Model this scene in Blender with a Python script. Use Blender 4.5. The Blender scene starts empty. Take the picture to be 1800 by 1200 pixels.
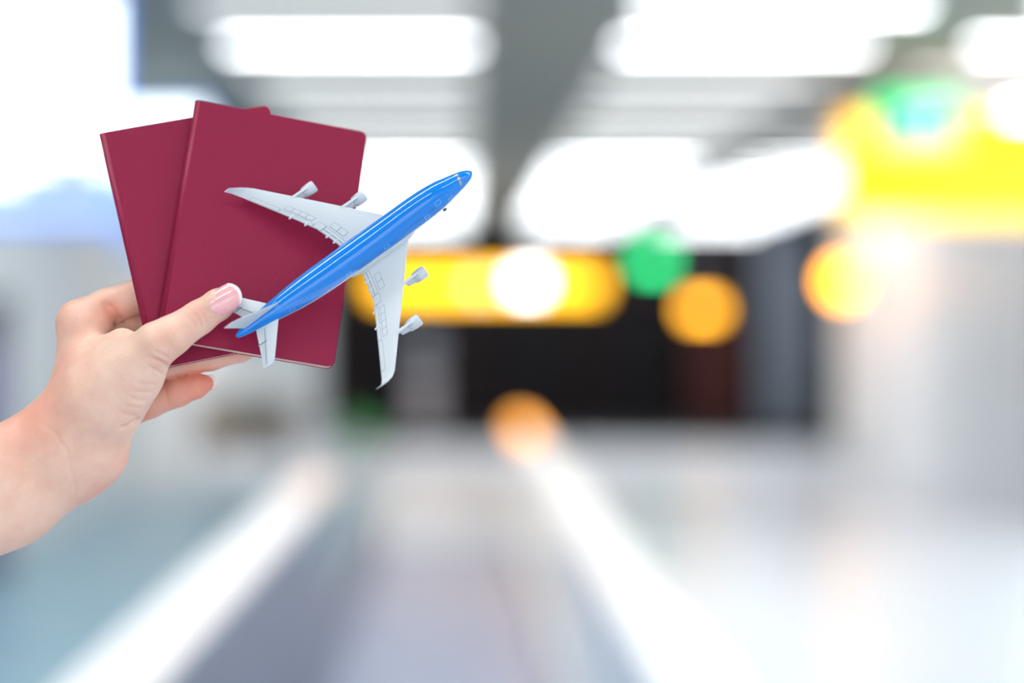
import bpy, bmesh, math, random
import numpy as np
from mathutils import Vector, Matrix

random.seed(4)
SC = bpy.context.scene
COL = SC.collection

# ------------------------------------------------------------------ camera
EYE = 1.55                       # camera height above the floor (m)
FPX, CX, CY = 3500.0, 810.0, 590.0   # focal length and principal point for 1800 x 1200
cam_d = bpy.data.cameras.new('camera')
cam = bpy.data.objects.new('camera', cam_d)
COL.objects.link(cam)
cam.location = (0, 0, EYE)
cam.rotation_euler = (math.pi / 2, 0, 0)
cam_d.sensor_width = 36.0
cam_d.lens = 70.0
cam_d.shift_x = (900 - CX) / 1800.0
cam_d.shift_y = -(600 - CY) / 1800.0
cam_d.clip_start = 0.05
cam_d.clip_end = 200
cam_d.dof.use_dof = True
cam_d.dof.focus_distance = 0.966
cam_d.dof.aperture_fstop = 2.15
cam_d.dof.aperture_blades = 0
SC.camera = cam

# ------------------------------------------------------------------ world, exposure
world = bpy.data.worlds.new('world')
SC.world = world
world.use_nodes = True
bg = world.node_tree.nodes['Background']
bg.inputs[0].default_value = (0.86, 0.93, 1.0, 1)
bg.inputs[1].default_value = 1.0
SC.view_settings.view_transform = 'Standard'
SC.view_settings.look = 'None'
SC.view_settings.gamma = 1.0
SC.view_settings.use_curve_mapping = False
SC.view_settings.exposure = 0.5

LAMP = 9.2         # radiance of a lit ceiling tube
LAMP_DIM = 2.1      # radiance of the dimmed rows
# daylight added as fill from an unseen glazed front behind the camera
dl = bpy.data.lights.new('fill_daylight', 'AREA')
dl.shape = 'RECTANGLE'; dl.size = 7.4; dl.size_y = 2.9; dl.energy = 72; dl.color = (0.93, 0.97, 1.0)
dlo = bpy.data.objects.new('fill_daylight', dl)
COL.objects.link(dlo)
dlo.location = (0.8, -6.9, 1.75)
dlo.rotation_euler = (math.pi / 2, 0, 0)      # faces +Y, into the hall

# daylight added as fill from an unseen window in the right-hand wall
dr = bpy.data.lights.new('fill_daylight_side', 'AREA')
dr.shape = 'RECTANGLE'; dr.size = 11.0; dr.size_y = 2.3; dr.energy = 95; dr.color = (0.84, 0.93, 1.0)
dro = bpy.data.objects.new('fill_daylight_side', dr)
COL.objects.link(dro)
dro.location = (4.93, 11.4, 1.75)
dro.rotation_euler = (math.pi / 2, 0, math.pi / 2)     # faces -X, across the hall

# ------------------------------------------------------------------ helpers
def at(u, v, Y):
    """world point seen at photo pixel (u, v) at distance Y"""
    return Vector(((u - CX) / FPX * Y, Y, EYE + (CY - v) / FPX * Y))

def lin(r, g, b):
    f = lambda c: (c / 255 / 12.92) if c <= 10.3 else ((c / 255 + 0.055) / 1.055) ** 2.4
    return (f(r), f(g), f(b), 1)

def mat(name, col, rough=0.5, spec=0.5, metal=0.0, emit=None, es=0.0, coat=0.0, noise=None, bump=None,
        sss=0.0, trans=0.0, alpha=1.0):
    m = bpy.data.materials.new(name)
    m.use_nodes = True
    nt = m.node_tree
    p = nt.nodes['Principled BSDF']
    p.inputs['Base Color'].default_value = col
    p.inputs['Roughness'].default_value = rough
    p.inputs['Specular IOR Level'].default_value = spec
    p.inputs['Metallic'].default_value = metal
    p.inputs['Coat Weight'].default_value = coat
    p.inputs['Coat Roughness'].default_value = 0.04
    if trans:
        p.inputs['Transmission Weight'].default_value = trans
    p.inputs['Alpha'].default_value = alpha
    if emit is not None:
        p.inputs['Emission Color'].default_value = emit
        p.inputs['Emission Strength'].default_value = es
    if noise or bump:
        tc = nt.nodes.new('ShaderNodeTexCoord')
    if noise:                       # (scale, darker factor)
        n = nt.nodes.new('ShaderNodeTexNoise')
        n.inputs['Scale'].default_value = noise[0]
        n.inputs['Detail'].default_value = 4
        nt.links.new(tc.outputs['Object'], n.inputs['Vector'])
        mx = nt.nodes.new('ShaderNodeMix'); mx.data_type = 'RGBA'
        mx.inputs[6].default_value = tuple(c * noise[1] for c in col[:3]) + (1,)
        mx.inputs[7].default_value = tuple(min(1, c * noise[2]) for c in col[:3]) + (1,)
        nt.links.new(n.outputs['Fac'], mx.inputs[0])
        nt.links.new(mx.outputs[2], p.inputs['Base Color'])
    if bump:                        # (scale, strength, distance)
        n2 = nt.nodes.new('ShaderNodeTexNoise')
        n2.inputs['Scale'].default_value = bump[0]
        n2.inputs['Detail'].default_value = 3
        nt.links.new(tc.outputs['Object'], n2.inputs['Vector'])
        b = nt.nodes.new('ShaderNodeBump')
        b.inputs['Strength'].default_value = bump[1]
        b.inputs['Distance'].default_value = bump[2]
        nt.links.new(n2.outputs['Fac'], b.inputs['Height'])
        nt.links.new(b.outputs['Normal'], p.inputs['Normal'])
    return m

def mesh(name, verts, faces, m=None, smooth=False):
    me = bpy.data.meshes.new(name)
    me.from_pydata([tuple(v) for v in verts], [], faces)
    me.validate()
    if m: me.materials.append(m)
    if smooth:
        me.polygons.foreach_set('use_smooth', [True] * len(me.polygons))
    me.update()
    return me

def link(name, me, parent=None, loc=None):
    o = bpy.data.objects.new(name, me)
    COL.objects.link(o)
    if parent: o.parent = parent
    if loc is not None: o.location = loc
    return o

def tag(o, label, cat, group=None, kind=None):
    if label: o['label'] = label
    if cat: o['category'] = cat
    if group: o['group'] = group
    if kind: o['kind'] = kind
    return o

def empty(name, loc=(0, 0, 0)):
    o = bpy.data.objects.new(name, None)
    o.empty_display_size = 0.05
    COL.objects.link(o)
    o.location = loc
    return o

def box_data(x0, x1, y0, y1, z0, z1, off=0):
    v = [(x0, y0, z0), (x1, y0, z0), (x1, y1, z0), (x0, y1, z0), (x0, y0, z1), (x1, y0, z1), (x1, y1, z1), (x0, y1, z1)]
    f = [(0, 3, 2, 1), (4, 5, 6, 7), (0, 1, 5, 4), (1, 2, 6, 5), (2, 3, 7, 6), (3, 0, 4, 7)]
    return v, [tuple(i + off for i in q) for q in f]

def box(name, x0, x1, y0, y1, z0, z1, m, parent=None, bevel=0.0):
    """box in the parent's coordinates, with softened edges"""
    v, f = box_data(x0, x1, y0, y1, z0, z1)
    me = mesh(name, v, f, m)
    if bevel:
        b = bmesh.new(); b.from_mesh(me)
        bmesh.ops.bevel(b, geom=list(b.edges), offset=bevel, segments=2, profile=0.5, affect='EDGES')
        b.to_mesh(me); b.free()
    return link(name, me, parent)

def loft(rings, cap=True, close=True):
    """rings: list of equal-length point loops -> verts, faces"""
    n = len(rings[0]); v = [p for r in rings for p in r]; f = []
    for i in range(len(rings) - 1):
        for j in range(n if close else n - 1):
            k = (j + 1) % n
            f.append((i * n + j, i * n + k, (i + 1) * n + k, (i + 1) * n + j))
    if cap:
        f.append(tuple(range(n - 1, -1, -1)))
        f.append(tuple((len(rings) - 1) * n + j for j in range(n)))
    return v, f

def lathe_z(prof, n=24):
    """prof: list of (radius, z)"""
    return loft([[(r * math.cos(2 * math.pi * j / n), r * math.sin(2 * math.pi * j / n), z) for j in range(n)] for r, z in prof])

def fix_normals(me):
    b = bmesh.new(); b.from_mesh(me)
    bmesh.ops.remove_doubles(b, verts=b.verts, dist=1e-7)
    bmesh.ops.recalc_face_normals(b, faces=b.faces)
    b.to_mesh(me); b.free()
    return me

# ------------------------------------------------------------------ materials
M_floor = mat('pale_floor', lin(224, 229, 237), 0.28, 0.5, noise=(1.3, 0.93, 1.03))
M_teal = mat('teal_floor', lin(168, 208, 224), 0.3, 0.5, noise=(1.7, 0.85, 1.15))
M_ceil = mat('grey_ceiling', lin(132, 138, 134), 0.7, 0.3, noise=(2.0, 0.92, 1.05))
M_beam = mat('grey_beam', lin(120, 126, 120), 0.7)
M_wall = mat('pale_wall', lin(240, 243, 243), 0.6, 0.4, noise=(0.8, 0.95, 1.02))
M_wallr = mat('white_blue_wall', lin(242, 246, 250), 0.5, 0.4, noise=(0.8, 0.97, 1.02))
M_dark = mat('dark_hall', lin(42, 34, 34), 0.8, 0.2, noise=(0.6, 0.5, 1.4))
M_black = mat('black_panel', lin(18, 14, 18), 0.6, 0.2)
M_maroon = mat('dark_red_panel', lin(92, 48, 44), 0.6, 0.2)
M_greyp = mat('grey_pillar', lin(138, 146, 160), 0.5, 0.3)
M_white = mat('white_enamel', lin(238, 238, 236), 0.35, 0.5)
M_steel = mat('brushed_steel', lin(190, 196, 204), 0.35, 0.5, metal=0.6, bump=(180, 0.1, 0.001))
M_belt = mat('grey_rubber_belt', lin(178, 184, 208), 0.45, 0.4, noise=(2.5, 0.88, 1.1))
M_comb = mat('pale_metal_comb_plate', lin(206, 212, 224), 0.4, 0.5, metal=0.2)
M_deck = mat('blue_grey_deck', lin(150, 168, 190), 0.4, 0.5)
M_skirt = mat('dark_skirt', lin(120, 126, 146), 0.4, 0.5)
M_rail = mat('glow_white_handrail', lin(250, 248, 246), 0.25, 0.6, coat=0.3, emit=(1, 1, 1, 1), es=0.55)  # slight glow added to brighten the rail, which is no lamp
M_railpeach = mat('peach_handrail', lin(250, 216, 196), 0.3, 0.5, emit=(1, .8, .68, 1), es=0.25)  # weak glow added here too, only to lift the rail end
M_orange = mat('orange_guide_light', lin(255, 158, 34), 0.35, 0.5, emit=(1, .38, .03, 1), es=3.0)
M_glass = mat('clear_glass', lin(225, 240, 240), 0.03, 0.5, alpha=0.18)
M_tube = mat('lit_tube', (1, 1, 1, 1), 0.5, emit=(0.93, 0.97, 1.0, 1), es=LAMP)
M_tubedim = mat('dim_tube', (0.7, 0.7, 0.7, 1), 0.5, emit=(0.97, 1.0, 0.99, 1), es=LAMP_DIM)
M_yellow = mat('backlit_yellow', lin(180, 140, 0), 0.4, emit=(1.0, 0.76, 0.0, 1), es=1.5)
M_oframe = mat('orange_sign_frame', lin(255, 150, 30), 0.4, emit=(1, .36, .03, 1), es=0.9)
M_amber = mat('backlit_amber', lin(255, 180, 0), 0.4, emit=(1.0, 0.48, 0.01, 1), es=3.1)
M_orangelit = mat('orange_light', lin(255, 160, 0), 0.4, emit=(1.0, 0.36, 0.0, 1), es=10.0)
M_green = mat('backlit_green', lin(0, 190, 100), 0.4, emit=(0.0, 0.75, 0.22, 1), es=5.0)
M_green2 = mat('soft_backlit_green', lin(0, 150, 80), 0.4, emit=(0.0, 0.75, 0.20, 1), es=1.5)
M_lightwhite = mat('white_lit_panel', (1, 1, 1, 1), 0.4, emit=(1.0, 0.96, 0.92, 1), es=9.0)
M_lampsoft = mat('soft_white_lamp', (1, 1, 1, 1), 0.4, emit=(1.0, 0.97, 0.94, 1), es=0.45)
M_mint = mat('mint_lit_panel', (1, 1, 1, 1), 0.4, emit=(0.5, 1.0, 0.72, 1), es=1.3)
M_mint2 = mat('bright_mint_lit_panel', (1, 1, 1, 1), 0.4, emit=(0.25, 1.0, 0.5, 1), es=2.0)
M_screen = mat('screen_white', (0.1, 0.1, 0.1, 1), 0.3, emit=(0.86, 0.97, 1.0, 1), es=3.0)
M_screenblue = mat('screen_pale_blue', (0.1, 0.1, 0.1, 1), 0.3, emit=(0.38, 0.54, 1.0, 1), es=0.7)
M_screenedge = mat('screen_blue_edge', lin(30, 110, 220), 0.3, emit=(0.03, 0.28, 1.0, 1), es=0.65)
M_violet = mat('violet_banner', lin(146, 136, 172), 0.6)
M_leaf = mat('green_leaf', lin(120, 214, 128), 0.5, noise=(9, 0.7, 1.2))
M_pot = mat('pale_pot', lin(200, 200, 200), 0.5)
M_brown = mat('tan_upholstery', lin(168, 140, 104), 0.6, noise=(6, 0.8, 1.2))
M_navy = mat('dark_slate_bag', lin(62, 72, 84), 0.6, noise=(8, 0.8, 1.2))
M_kiosk = mat('pale_grey_kiosk', lin(196, 188, 192), 0.5)

# ------------------------------------------------------------------ the setting
CEIL = 3.42
def struct(o, label=None, cat=None):
    o['kind'] = 'structure'
    if label: o['label'] = label
    if cat: o['category'] = cat
    return o
struct(box('floor', -4.2, 9.6, -7.2, 38, -0.2, 0.0, M_floor), 'pale glossy terminal floor beside the moving walkway', 'floor')
struct(box('floor_strip', -3.27, -0.72, -7.0, 19.5, 0.0, 0.012, M_teal), 'teal-grey floor strip outside the white handrail', 'floor')
struct(box('ceiling', -4.2, 9.6, -7.2, 38, CEIL, CEIL + 0.2, M_ceil), 'grey terminal ceiling above the rows of lights', 'ceiling')
struct(box('wall_left', -4.2, -3.3, -7.2, 38, 0, CEIL, M_wall), 'pale grey wall behind the hand and wrist', 'wall')
struct(box('wall_right', 5.0, 5.2, -7.2, 23.6, 0, CEIL, M_wallr), 'pale blue-white wall below the large yellow sign', 'wall')
struct(box('wall_side', 9.4, 9.6, 23.6, 38, 0, CEIL, M_dark), 'dark wall closing the far side of the hall', 'wall')
struct(box('wall_link', 5.2, 9.6, 23.4, 23.6, 0, CEIL, M_dark), 'dark wall hidden behind the pale blue-white wall', 'wall')
struct(box('floor_black', -1.9, 9.4, 28.0, 34.0, 0.0, 0.012, M_black), 'black floor area at the dark end of the hall', 'floor')  # black floor area continuing the dark end further forward
struct(box('wall_far', -3.3, 9.4, 34.0, 34.4, 0, CEIL, M_dark), 'dark end wall at the far end of the hall', 'wall')
struct(box('trim_1', -3.3, -3.27, -7.0, 37, 0, 0.12, M_white), 'pale skirting along the left wall', 'trim')
# unseen glazed front, added behind the camera for the fill light
wb = struct(empty('wall_back', (0, -7.1, 0)), 'added glazed terminal front behind the camera, out of view', 'wall')
for i in range(7):
    x = -3.2 + i * 1.36
    box('mullion', x - 0.04, x + 0.04, -0.05, 0.05, 0, CEIL, M_steel, wb)
box('sill', -3.3, 5.0, -0.08, 0.08, 0, 0.22, M_steel, wb)
box('head', -3.3, 5.0, -0.08, 0.08, CEIL - 0.14, CEIL, M_steel, wb)
# window band added to the right wall for the side fill (out of the picture, beside the walkway)
w1 = struct(empty('added_window_1', (5.0, 11.4, 0.5)), 'added unseen window band beside the walkway', 'window')
for k in range(7):
    y = -5.6 + k * 11.2 / 6
    box('mullion', -0.03, 0.0, y - 0.03, y + 0.03, 0.0, 2.5, M_steel, w1)
box('window_sill', -0.05, 0.0, -5.7, 5.7, -0.06, 0.0, M_white, w1)
box('window_head', -0.03, 0.0, -5.7, 5.7, 2.5, 2.56, M_white, w1)
# corner pillar where the right wall ends
pr = struct(empty('pillar', (5.0, 23.9, 0)), 'white corner pillar at the end of the pale wall', 'pillar')
box('shaft', -0.42, 0.28, -0.3, 0.3, 0, CEIL, M_white, pr, 0.03)
box('plinth', -0.46, 0.32, -0.34, 0.34, 0, 0.1, M_steel, pr, 0.01)

# ------------------------------------------------------------------ ceiling lights
def make_light(lit, m_lit=None):
    v, f = [], []
    # tray: shallow trapezoid channel
    L, w, h = 0.80, 0.13, 0.02
    prof = [(-w, 0), (-w * 0.8, -h), (w * 0.8, -h), (w, 0)]
    v, f = loft([[(x, p[0], p[1]) for p in prof] for x in (-L, L)])
    tray = mesh('housing', v, f, M_white); fix_normals(tray)
    prof = [(-w * 0.74, 0), (-w * 0.66, -0.006), (0, -0.008), (w * 0.66, -0.006), (w * 0.74, 0)]
    v, f = loft([[(x, p[0], p[1] - h) for p in prof] for x in (-L * 0.97, L * 0.97)])
    dif = mesh('diffuser', v, f, m_lit or (M_tube if lit else M_tubedim)); fix_normals(dif)
    cap = mesh('end_cap', *box_data(-0.012, 0.012, -w * 0.8, w * 0.8, -h - 0.012, 0), M_steel)
    return tray, dif, cap
FAR = make_light(True, mat('far_tube', (1, 1, 1, 1), 0.5, emit=(0.93, 0.97, 1.0, 1), es=LAMP * 1.7))
LIT, DIM, HIGH = make_light(True), make_light(False), make_light(True, mat('bright_tube', (1, 1, 1, 1), 0.5, emit=(1.0, 0.99, 0.97, 1), es=LAMP * 1.9))
def ceiling_light(X, Y, lit, label, group):
    t, d, c = (HIGH if Y < 2 else FAR if Y > (25 if X > 3 else 20) else LIT) if lit else DIM
    o = tag(empty('ceiling_light', (X, Y, CEIL)), label, 'light', group)
    link('housing', t, o); link('diffuser', d, o)
    link('end_cap', c, o, (-0.8, 0, 0)); link('end_cap', c, o, (0.8, 0, 0))
COLS = {-0.70: 'above the passports', 1.80: 'over the middle of the hall', 4.05: 'near the yellow sign'}
ORD = ['nearest', 'second', 'third', 'fourth', 'fifth', 'sixth', 'seventh']
for X, where in COLS.items():
    nl = nd = 0
    for r in range(-10, 15):
        Y = 11.15 + 1.55 * r
        if r < -4 and r not in (-8, -6): continue
        if r == -6: Y = 1.05
        if r == -8: Y = -1.05
        if r < 0:
            ceiling_light(X, Y, True, 'bright white tube light on the ceiling over the camera', 'ceiling lights over the camera')
            continue
        if r == 0:   lit = X > 0
        elif r == 1: lit = True
        else:        lit = r > 6
        if r <= 1 and lit:
            lab, g = 'bright long ceiling tube %s, %s bright row' % (where, ORD[nl]), 'bright near lights ' + where; nl += 1
        elif not lit:
            lab, g = 'dim pale grey ceiling strip %s, %s dim row' % (where, ORD[nd]), 'dim ceiling lights ' + where; nd += 1
        else:
            lab, g = 'bright tube light in the far glowing cluster ' + where, 'bright far lights ' + where
        ceiling_light(X, Y, lit, lab, g)

# ------------------------------------------------------------------ moving walkway
XL, XR, ZR = -0.60, 0.405, 0.95
mw = tag(empty('moving_walkway', (0, 2, 0)), 'grey moving walkway with white handrails running into the dark hall', 'walkway')
def wbox(name, x0, x1, Y0, Y1, z0, z1, m, b=0.0, par=mw):
    return box(name, x0, x1, Y0 - 2, Y1 - 2, z0, z1, m, par, b)
wbox('belt', -0.56, 0.40, -3.0, 14.4, 0.0, 0.03, M_belt)
cp = wbox('comb_plate', -0.56, 0.40, 14.4, 17.4, 0.0, 0.035, M_comb)
for i in range(40):
    x = -0.55 + i * 0.024
    v, f = box_data(x, x + 0.01, 12.33, 12.40, 0.035, 0.045)
    if i == 0: vv, ff = [], []
    ff += [tuple(j + len(vv) for j in q) for q in f]; vv += v
tooth = link('comb_teeth', mesh('comb_teeth', vv, ff, M_steel), cp); tooth['kind'] = 'stuff'
wbox('skirt', -0.72, -0.56, -3.0, 14.0, 0.0, 0.30, M_skirt, 0.01)
wbox('skirt', 0.40, 0.475, -3.0, 14.0, 0.0, 0.14, M_white, 0.01)
wbox('deck', 0.475, 1.02, -3.0, 14.0, 0.0, 0.05, M_deck, 0.005)
for k in range(9):
    Y0 = -3.0 + k * 1.88
    if Y0 + 1.86 < 9.0:
        wbox('balustrade_panel', XL - 0.012, XL + 0.012, Y0, Y0 + 1.86, 0.30, ZR - 0.05, M_skirt)
    wbox('balustrade_panel', XR + 0.015, XR + 0.027, Y0, Y0 + 1.86, 0.14, ZR - 0.05, M_glass)
def rail(name, X, Y0, Y1, m, par=mw, r=0.062, end=False):
    prof = [(r * 1.15 * math.cos(a), r * 0.75 * math.sin(a)) for a in [2 * math.pi * i / 14 for i in range(14)]]
    path = [(Y0, ZR), (Y1, ZR)]
    if end:
        path += [(Y1 + 0.42 * math.sin(t), ZR - 0.42 * (1 - math.cos(t))) for t in [math.pi * i / 12 for i in range(1, 13)]]
    rings = []
    for i, (y, z) in enumerate(path):
        if i == 0: ty, tz = 1, 0
        else:
            ty, tz = y - path[i - 1][0], z - path[i - 1][1]
            l = math.hypot(ty, tz); ty, tz = ty / l, tz / l
        rings.append([(X + p, y - 2 - tz * q, z + ty * q) for p, q in prof])
    v, f = loft(rings)
    me = mesh(name, v, f, m, True); fix_normals(me)
    return link(name, me, par)
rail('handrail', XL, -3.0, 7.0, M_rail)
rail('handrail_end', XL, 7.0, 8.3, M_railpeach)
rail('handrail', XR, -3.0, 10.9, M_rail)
rail('handrail_end', XR, 10.9, 13.4, M_orange)

# ------------------------------------------------------------------ signs, screens and lamps in the hall
def hanging_sign(name, u0, u1, v0, v1, Y, m, depth, label, cat, edge=M_black, rods=True):
    a, b = at(u0, v1, Y), at(u1, v0, Y)
    c = (a + b) / 2
    o = tag(empty(name, (c.x, Y, a.z)), label, cat)
    w, h = (b.x - a.x) / 2, b.z - a.z
    box('case', -w, w, 0.0, depth, 0, h, edge, o, 0.008)
    box('face', -w + 0.012, w - 0.012, -0.012, 0.0, 0.012, h - 0.012, m, o)
    if rods:
        for s in (-1, 1):
            v, f = lathe_z([(0.012, h), (0.012, CEIL - a.z)], 10)
            link('hanger', mesh('hanger', v, f, M_steel), o, (s * w * 0.7, depth / 2, 0))
    return o, w, h
o, w, h = hanging_sign('hanging_sign', 1480, 1990, 202, 384, 14.0, M_yellow, 0.16, 'large backlit yellow hanging sign above the pale wall', 'sign', edge=M_oframe)
box('emblem', -w + 0.05, -w + 0.22, -0.02, -0.012, h - 0.2, h - 0.05, M_amber, o)
box('emblem', -w + 0.5, -w + 0.56, -0.02, -0.012, h * 0.42, h * 0.52, M_amber, o)
hanging_sign('spot_panel', 1770, 1830, 186, 206, 13.6, M_lightwhite, 0.05, 'small glowing white panel above the large yellow sign', 'light panel')
o, w, h = hanging_sign('exit_sign', 1534, 1690, 168, 264, 13.4, M_green2, 0.06, 'glowing green exit sign in front of the large yellow sign', 'sign')
box('pictogram', -0.05, 0.02, -0.02, -0.012, h * 0.25, h * 0.75, M_mint2, o)
box('pictogram', 0.085, 0.155, -0.02, -0.012, h * 0.3, h * 0.8, M_mint2, o)
o, w, h = hanging_sign('hanging_sign', 655, 1056, 478, 524, 29.0, M_amber, 0.2, 'long amber hanging sign behind the toy airplane', 'sign')
box('pictogram', 0.42, 0.78, -0.02, -0.012, h * 0.25, h * 0.95, M_lightwhite, o)
box('pictogram', -0.2, 0.0, -0.02, -0.012, h * 0.2, h * 0.7, mat('peach_lit', (1, 1, 1, 1), 0.4, emit=(1, .62, .25, 1), es=3.0), o)
o, w, h = hanging_sign('exit_sign', 1124, 1172, 444, 474, 28.0, M_green, 0.06, 'small glowing green exit sign in the dark hall', 'sign')
box('pictogram', -0.03, 0.05, -0.02, -0.012, h * 0.4, h * 0.7, M_mint, o)
hanging_sign('direction_sign', 1208, 1262, 530, 558, 31.0, mat('backlit_orange', lin(255, 170, 30), .4, emit=(1, .44, .02, 1), es=6.0), 0.1, 'small orange lit sign low in the dark hall', 'sign')

def globe_lamp(u, v, Y, r, m, label):
    c = at(u, v, Y)
    o = tag(empty('globe_lamp', (c.x, c.y, c.z - r)), label, 'lamp')
    v_, f_ = lathe_z([(r * math.sin(t) + 1e-4, r - r * math.cos(t)) for t in [math.pi * i / 10 for i in range(11)]], 18)
    link('globe', mesh('globe', v_, f_, m, True), o)
    v_, f_ = lathe_z([(r * 0.4, 2 * r - 0.01), (r * 0.4, 2 * r + 0.04), (0.012, 2 * r + 0.05), (0.012, CEIL - (c.z - r))], 12)
    link('stem', mesh('stem', v_, f_, M_steel), o)
globe_lamp(1482, 494, 22.5, 0.17, M_orangelit, 'round orange lamp hanging beside the white corner pillar')
# white wall lamp on the corner pillar
c = at(1552, 420, 23.5)
o = tag(empty('wall_lamp', (c.x, 23.56, c.z - 0.15)), 'bright white lamp high on the white corner pillar', 'lamp')
box('shade', -0.16, 0.16, -0.14, 0.0, 0, 0.30, M_lampsoft, o, 0.04)
box('bracket', -0.06, 0.06, 0.0, 0.035, 0.08, 0.22, M_steel, o)

def screen(u0, u1, v0, v1, Y, label, blocks):
    a, b = at(u0, v1, Y), at(u1, v0, Y)
    o = tag(empty('display_screen', ((a.x + b.x) / 2, Y, a.z)), label, 'screen')
    w, h = (b.x - a.x) / 2, b.z - a.z
    box('frame', -w, w, 0, 0.09, 0, h, M_screenedge, o, 0.01)
    box('panel', -w + 0.03, w - 0.03, -0.008, 0.0, 0.05, h - 0.03, M_screen, o)
    for x0, x1, y0, y1 in blocks:
        box('picture_block', -w + x0 * 2 * w, -w + x1 * 2 * w, -0.012, -0.008, y0 * h, y1 * h, M_screenblue, o)
    for s in (-1, 1):
        v, f = lathe_z([(0.015, h), (0.015, max(h + 0.02, CEIL - a.z))], 10)
        link('hanger', mesh('hanger', v, f, M_steel), o, (s * w * 0.6, 0.045, 0))
screen(-150, 206, -20, 392, 10.0, 'large glowing white and blue display screen hanging nearest the left wall',
       [(0.03, 0.97, 0.05, 0.17), (0.52, 0.97, 0.17, 0.24), (0.70, 0.86, 0.24, 0.30)])
screen(212, 366, 190, 440, 15.5, 'smaller glowing blue-white display screen half hidden by the passports', [(0.05, 0.95, 0.04, 0.5)])

# ------------------------------------------------------------------ dim furniture far down the hall
def panel(name, u0, u1, Y, z1, m, label, cat, d=0.3):
    a, b = at(u0, 600, Y), at(u1, 600, Y)
    o = tag(empty(name, ((a.x + b.x) / 2, Y, 0)), label, cat)
    w = (b.x - a.x) / 2
    box('body', -w, w, 0, d, 0.08, z1, m, o, 0.015)
    box('plinth', -w - 0.02, w + 0.02, -0.02, d + 0.02, 0, 0.08, M_black, o, 0.005)
    box('cap', -w - 0.015, w + 0.015, -0.015, d + 0.015, z1, z1 + 0.05, M_black if m != M_wall else m, o, 0.005)
    return o, w
panel('grey_pillar', 1345, 1432, 31.0, CEIL - 0.06, M_greyp, 'blue-grey pillar standing in the dark hall', 'pillar', 0.5)
panel('partition_panel', 1225, 1290, 32.6, 2.1, M_maroon, 'dark reddish partition panel at the dark end of the hall', 'panel')
panel('partition_panel', 420, 560, 33.0, CEIL - 0.06, M_wall, 'tall pale partition at the left of the dark hall', 'panel', 1.2)
panel('litter_bin', 1428, 1456, 28.5, 0.85, M_black, 'dark litter bin beside the blue-grey pillar', 'bin', 0.25)
for (u0, u1, z1, lab) in ((640, 760, 2.2, 'black shop shutter behind the amber sign'), (860, 1010, 2.3, 'black shop shutter in the middle of the dark end wall'),
                          (1060, 1190, 2.2, 'black shop shutter left of the reddish partition')):
    a, b = at(u0, 600, 33.7), at(u1, 600, 33.7)
    o = tag(empty('shop_shutter', ((a.x + b.x) / 2, 33.7, 0)), lab, 'shutter')
    w = (b.x - a.x) / 2
    for i in range(11):
        box('slat', -w, w, 0.0, 0.08, i * z1 / 11 + 0.004, (i + 1) * z1 / 11 - 0.004, M_black, o)
    box('shutter_box', -w - 0.04, w + 0.04, -0.1, 0.2, z1, z1 + 0.3, M_dark, o)
# kiosk standing in for a blurred pale figure, likely a traveller
o, w = panel('kiosk_stand_in', 722, 770, 30.5, 1.0, M_kiosk, 'pale kiosk standing in for a likely traveller before the dark end wall', 'kiosk', 0.25)
box('head_panel', -w, w, -0.05, 0.12, 1.1, 1.6, M_kiosk, o, 0.02)
box('display', -w + 0.03, w - 0.03, -0.06, -0.05, 1.16, 1.54, M_greyp, o)
# violet banner stand
o, w = panel('banner_stand', -70, 12, 13.0, 1.75, M_violet, 'violet-grey banner stand near the left wall above the wrist', 'banner', 0.08)
box('top_band', -w, w, -0.01, 0.0, 1.5, 1.74, M_navy, o)
# potted plant
c = at(632, 740, 23.0)
o = tag(empty('potted_plant', (c.x, 23.0, 0)), 'green potted plant beside the pale kiosk', 'plant')
v, f = lathe_z([(0.14, 0), (0.2, 0.3), (0.21, 0.34), (0.18, 0.34), (0.17, 0.3), (0.01, 0.29)], 16)
link('pot', mesh('pot', v, f, M_pot, True), o)
lv = [(0, 0, 0), (0.05, 0.02, 0.15), (0, 0, 0.36), (-0.05, 0.02, 0.15), (0, 0.035, 0.16)]
leafm = mesh('leaf', lv, [(0, 1, 4), (1, 2, 4), (2, 3, 4), (3, 0, 4)], M_leaf)
for i in range(34):
    l = link('leaf', leafm, o, (0, 0, 0.3))
    l.rotation_euler = (random.uniform(-1.2, -0.05), 0, i * 2.4)
    l.scale = (1.5, 1.5, random.uniform(0.7, 1.15))
# bench and bag by the left wall
c = at(430, 800, 21.0)
o = tag(empty('bench', (c.x, 21.0, 0)), 'tan upholstered bench near the left wall under the passports', 'bench')
box('seat', -0.55, 0.55, -0.25, 0.25, 0.38, 0.48, M_brown, o, 0.03)
box('backrest', -0.55, 0.55, 0.22, 0.30, 0.5, 0.86, M_brown, o, 0.03)
for sx in (-0.48, 0.48):
    for sy in (-0.2, 0.2):
        box('leg', sx - 0.02, sx + 0.02, sy - 0.02, sy + 0.02, 0, 0.38, M_steel, o)
    box('back_post', sx - 0.02, sx + 0.02, 0.23, 0.27, 0.38, 0.55, M_steel, o)
o = tag(empty('travel_bag', (c.x + 0.2, 20.9, 0.485)), 'dark slate travel bag on the tan bench', 'bag')
box('body', -0.2, 0.2, -0.11, 0.11, 0, 0.26, M_navy, o, 0.05)
v, f = [], []
rings = []
for i in range(9):
    t = math.pi * i / 8
    cx_, cz_ = 0.1 * math.cos(t), 0.25 + 0.1 * math.sin(t)
    rings.append([(cx_ + 0.012 * math.cos(a) * math.cos(t), 0.012 * math.sin(a), cz_ + 0.012 * math.cos(a) * math.sin(t)) for a in [2 * math.pi * j / 8 for j in range(8)]])
v, f = loft(rings)
link('handle', mesh('handle', v, f, M_navy, True), o)

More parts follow.
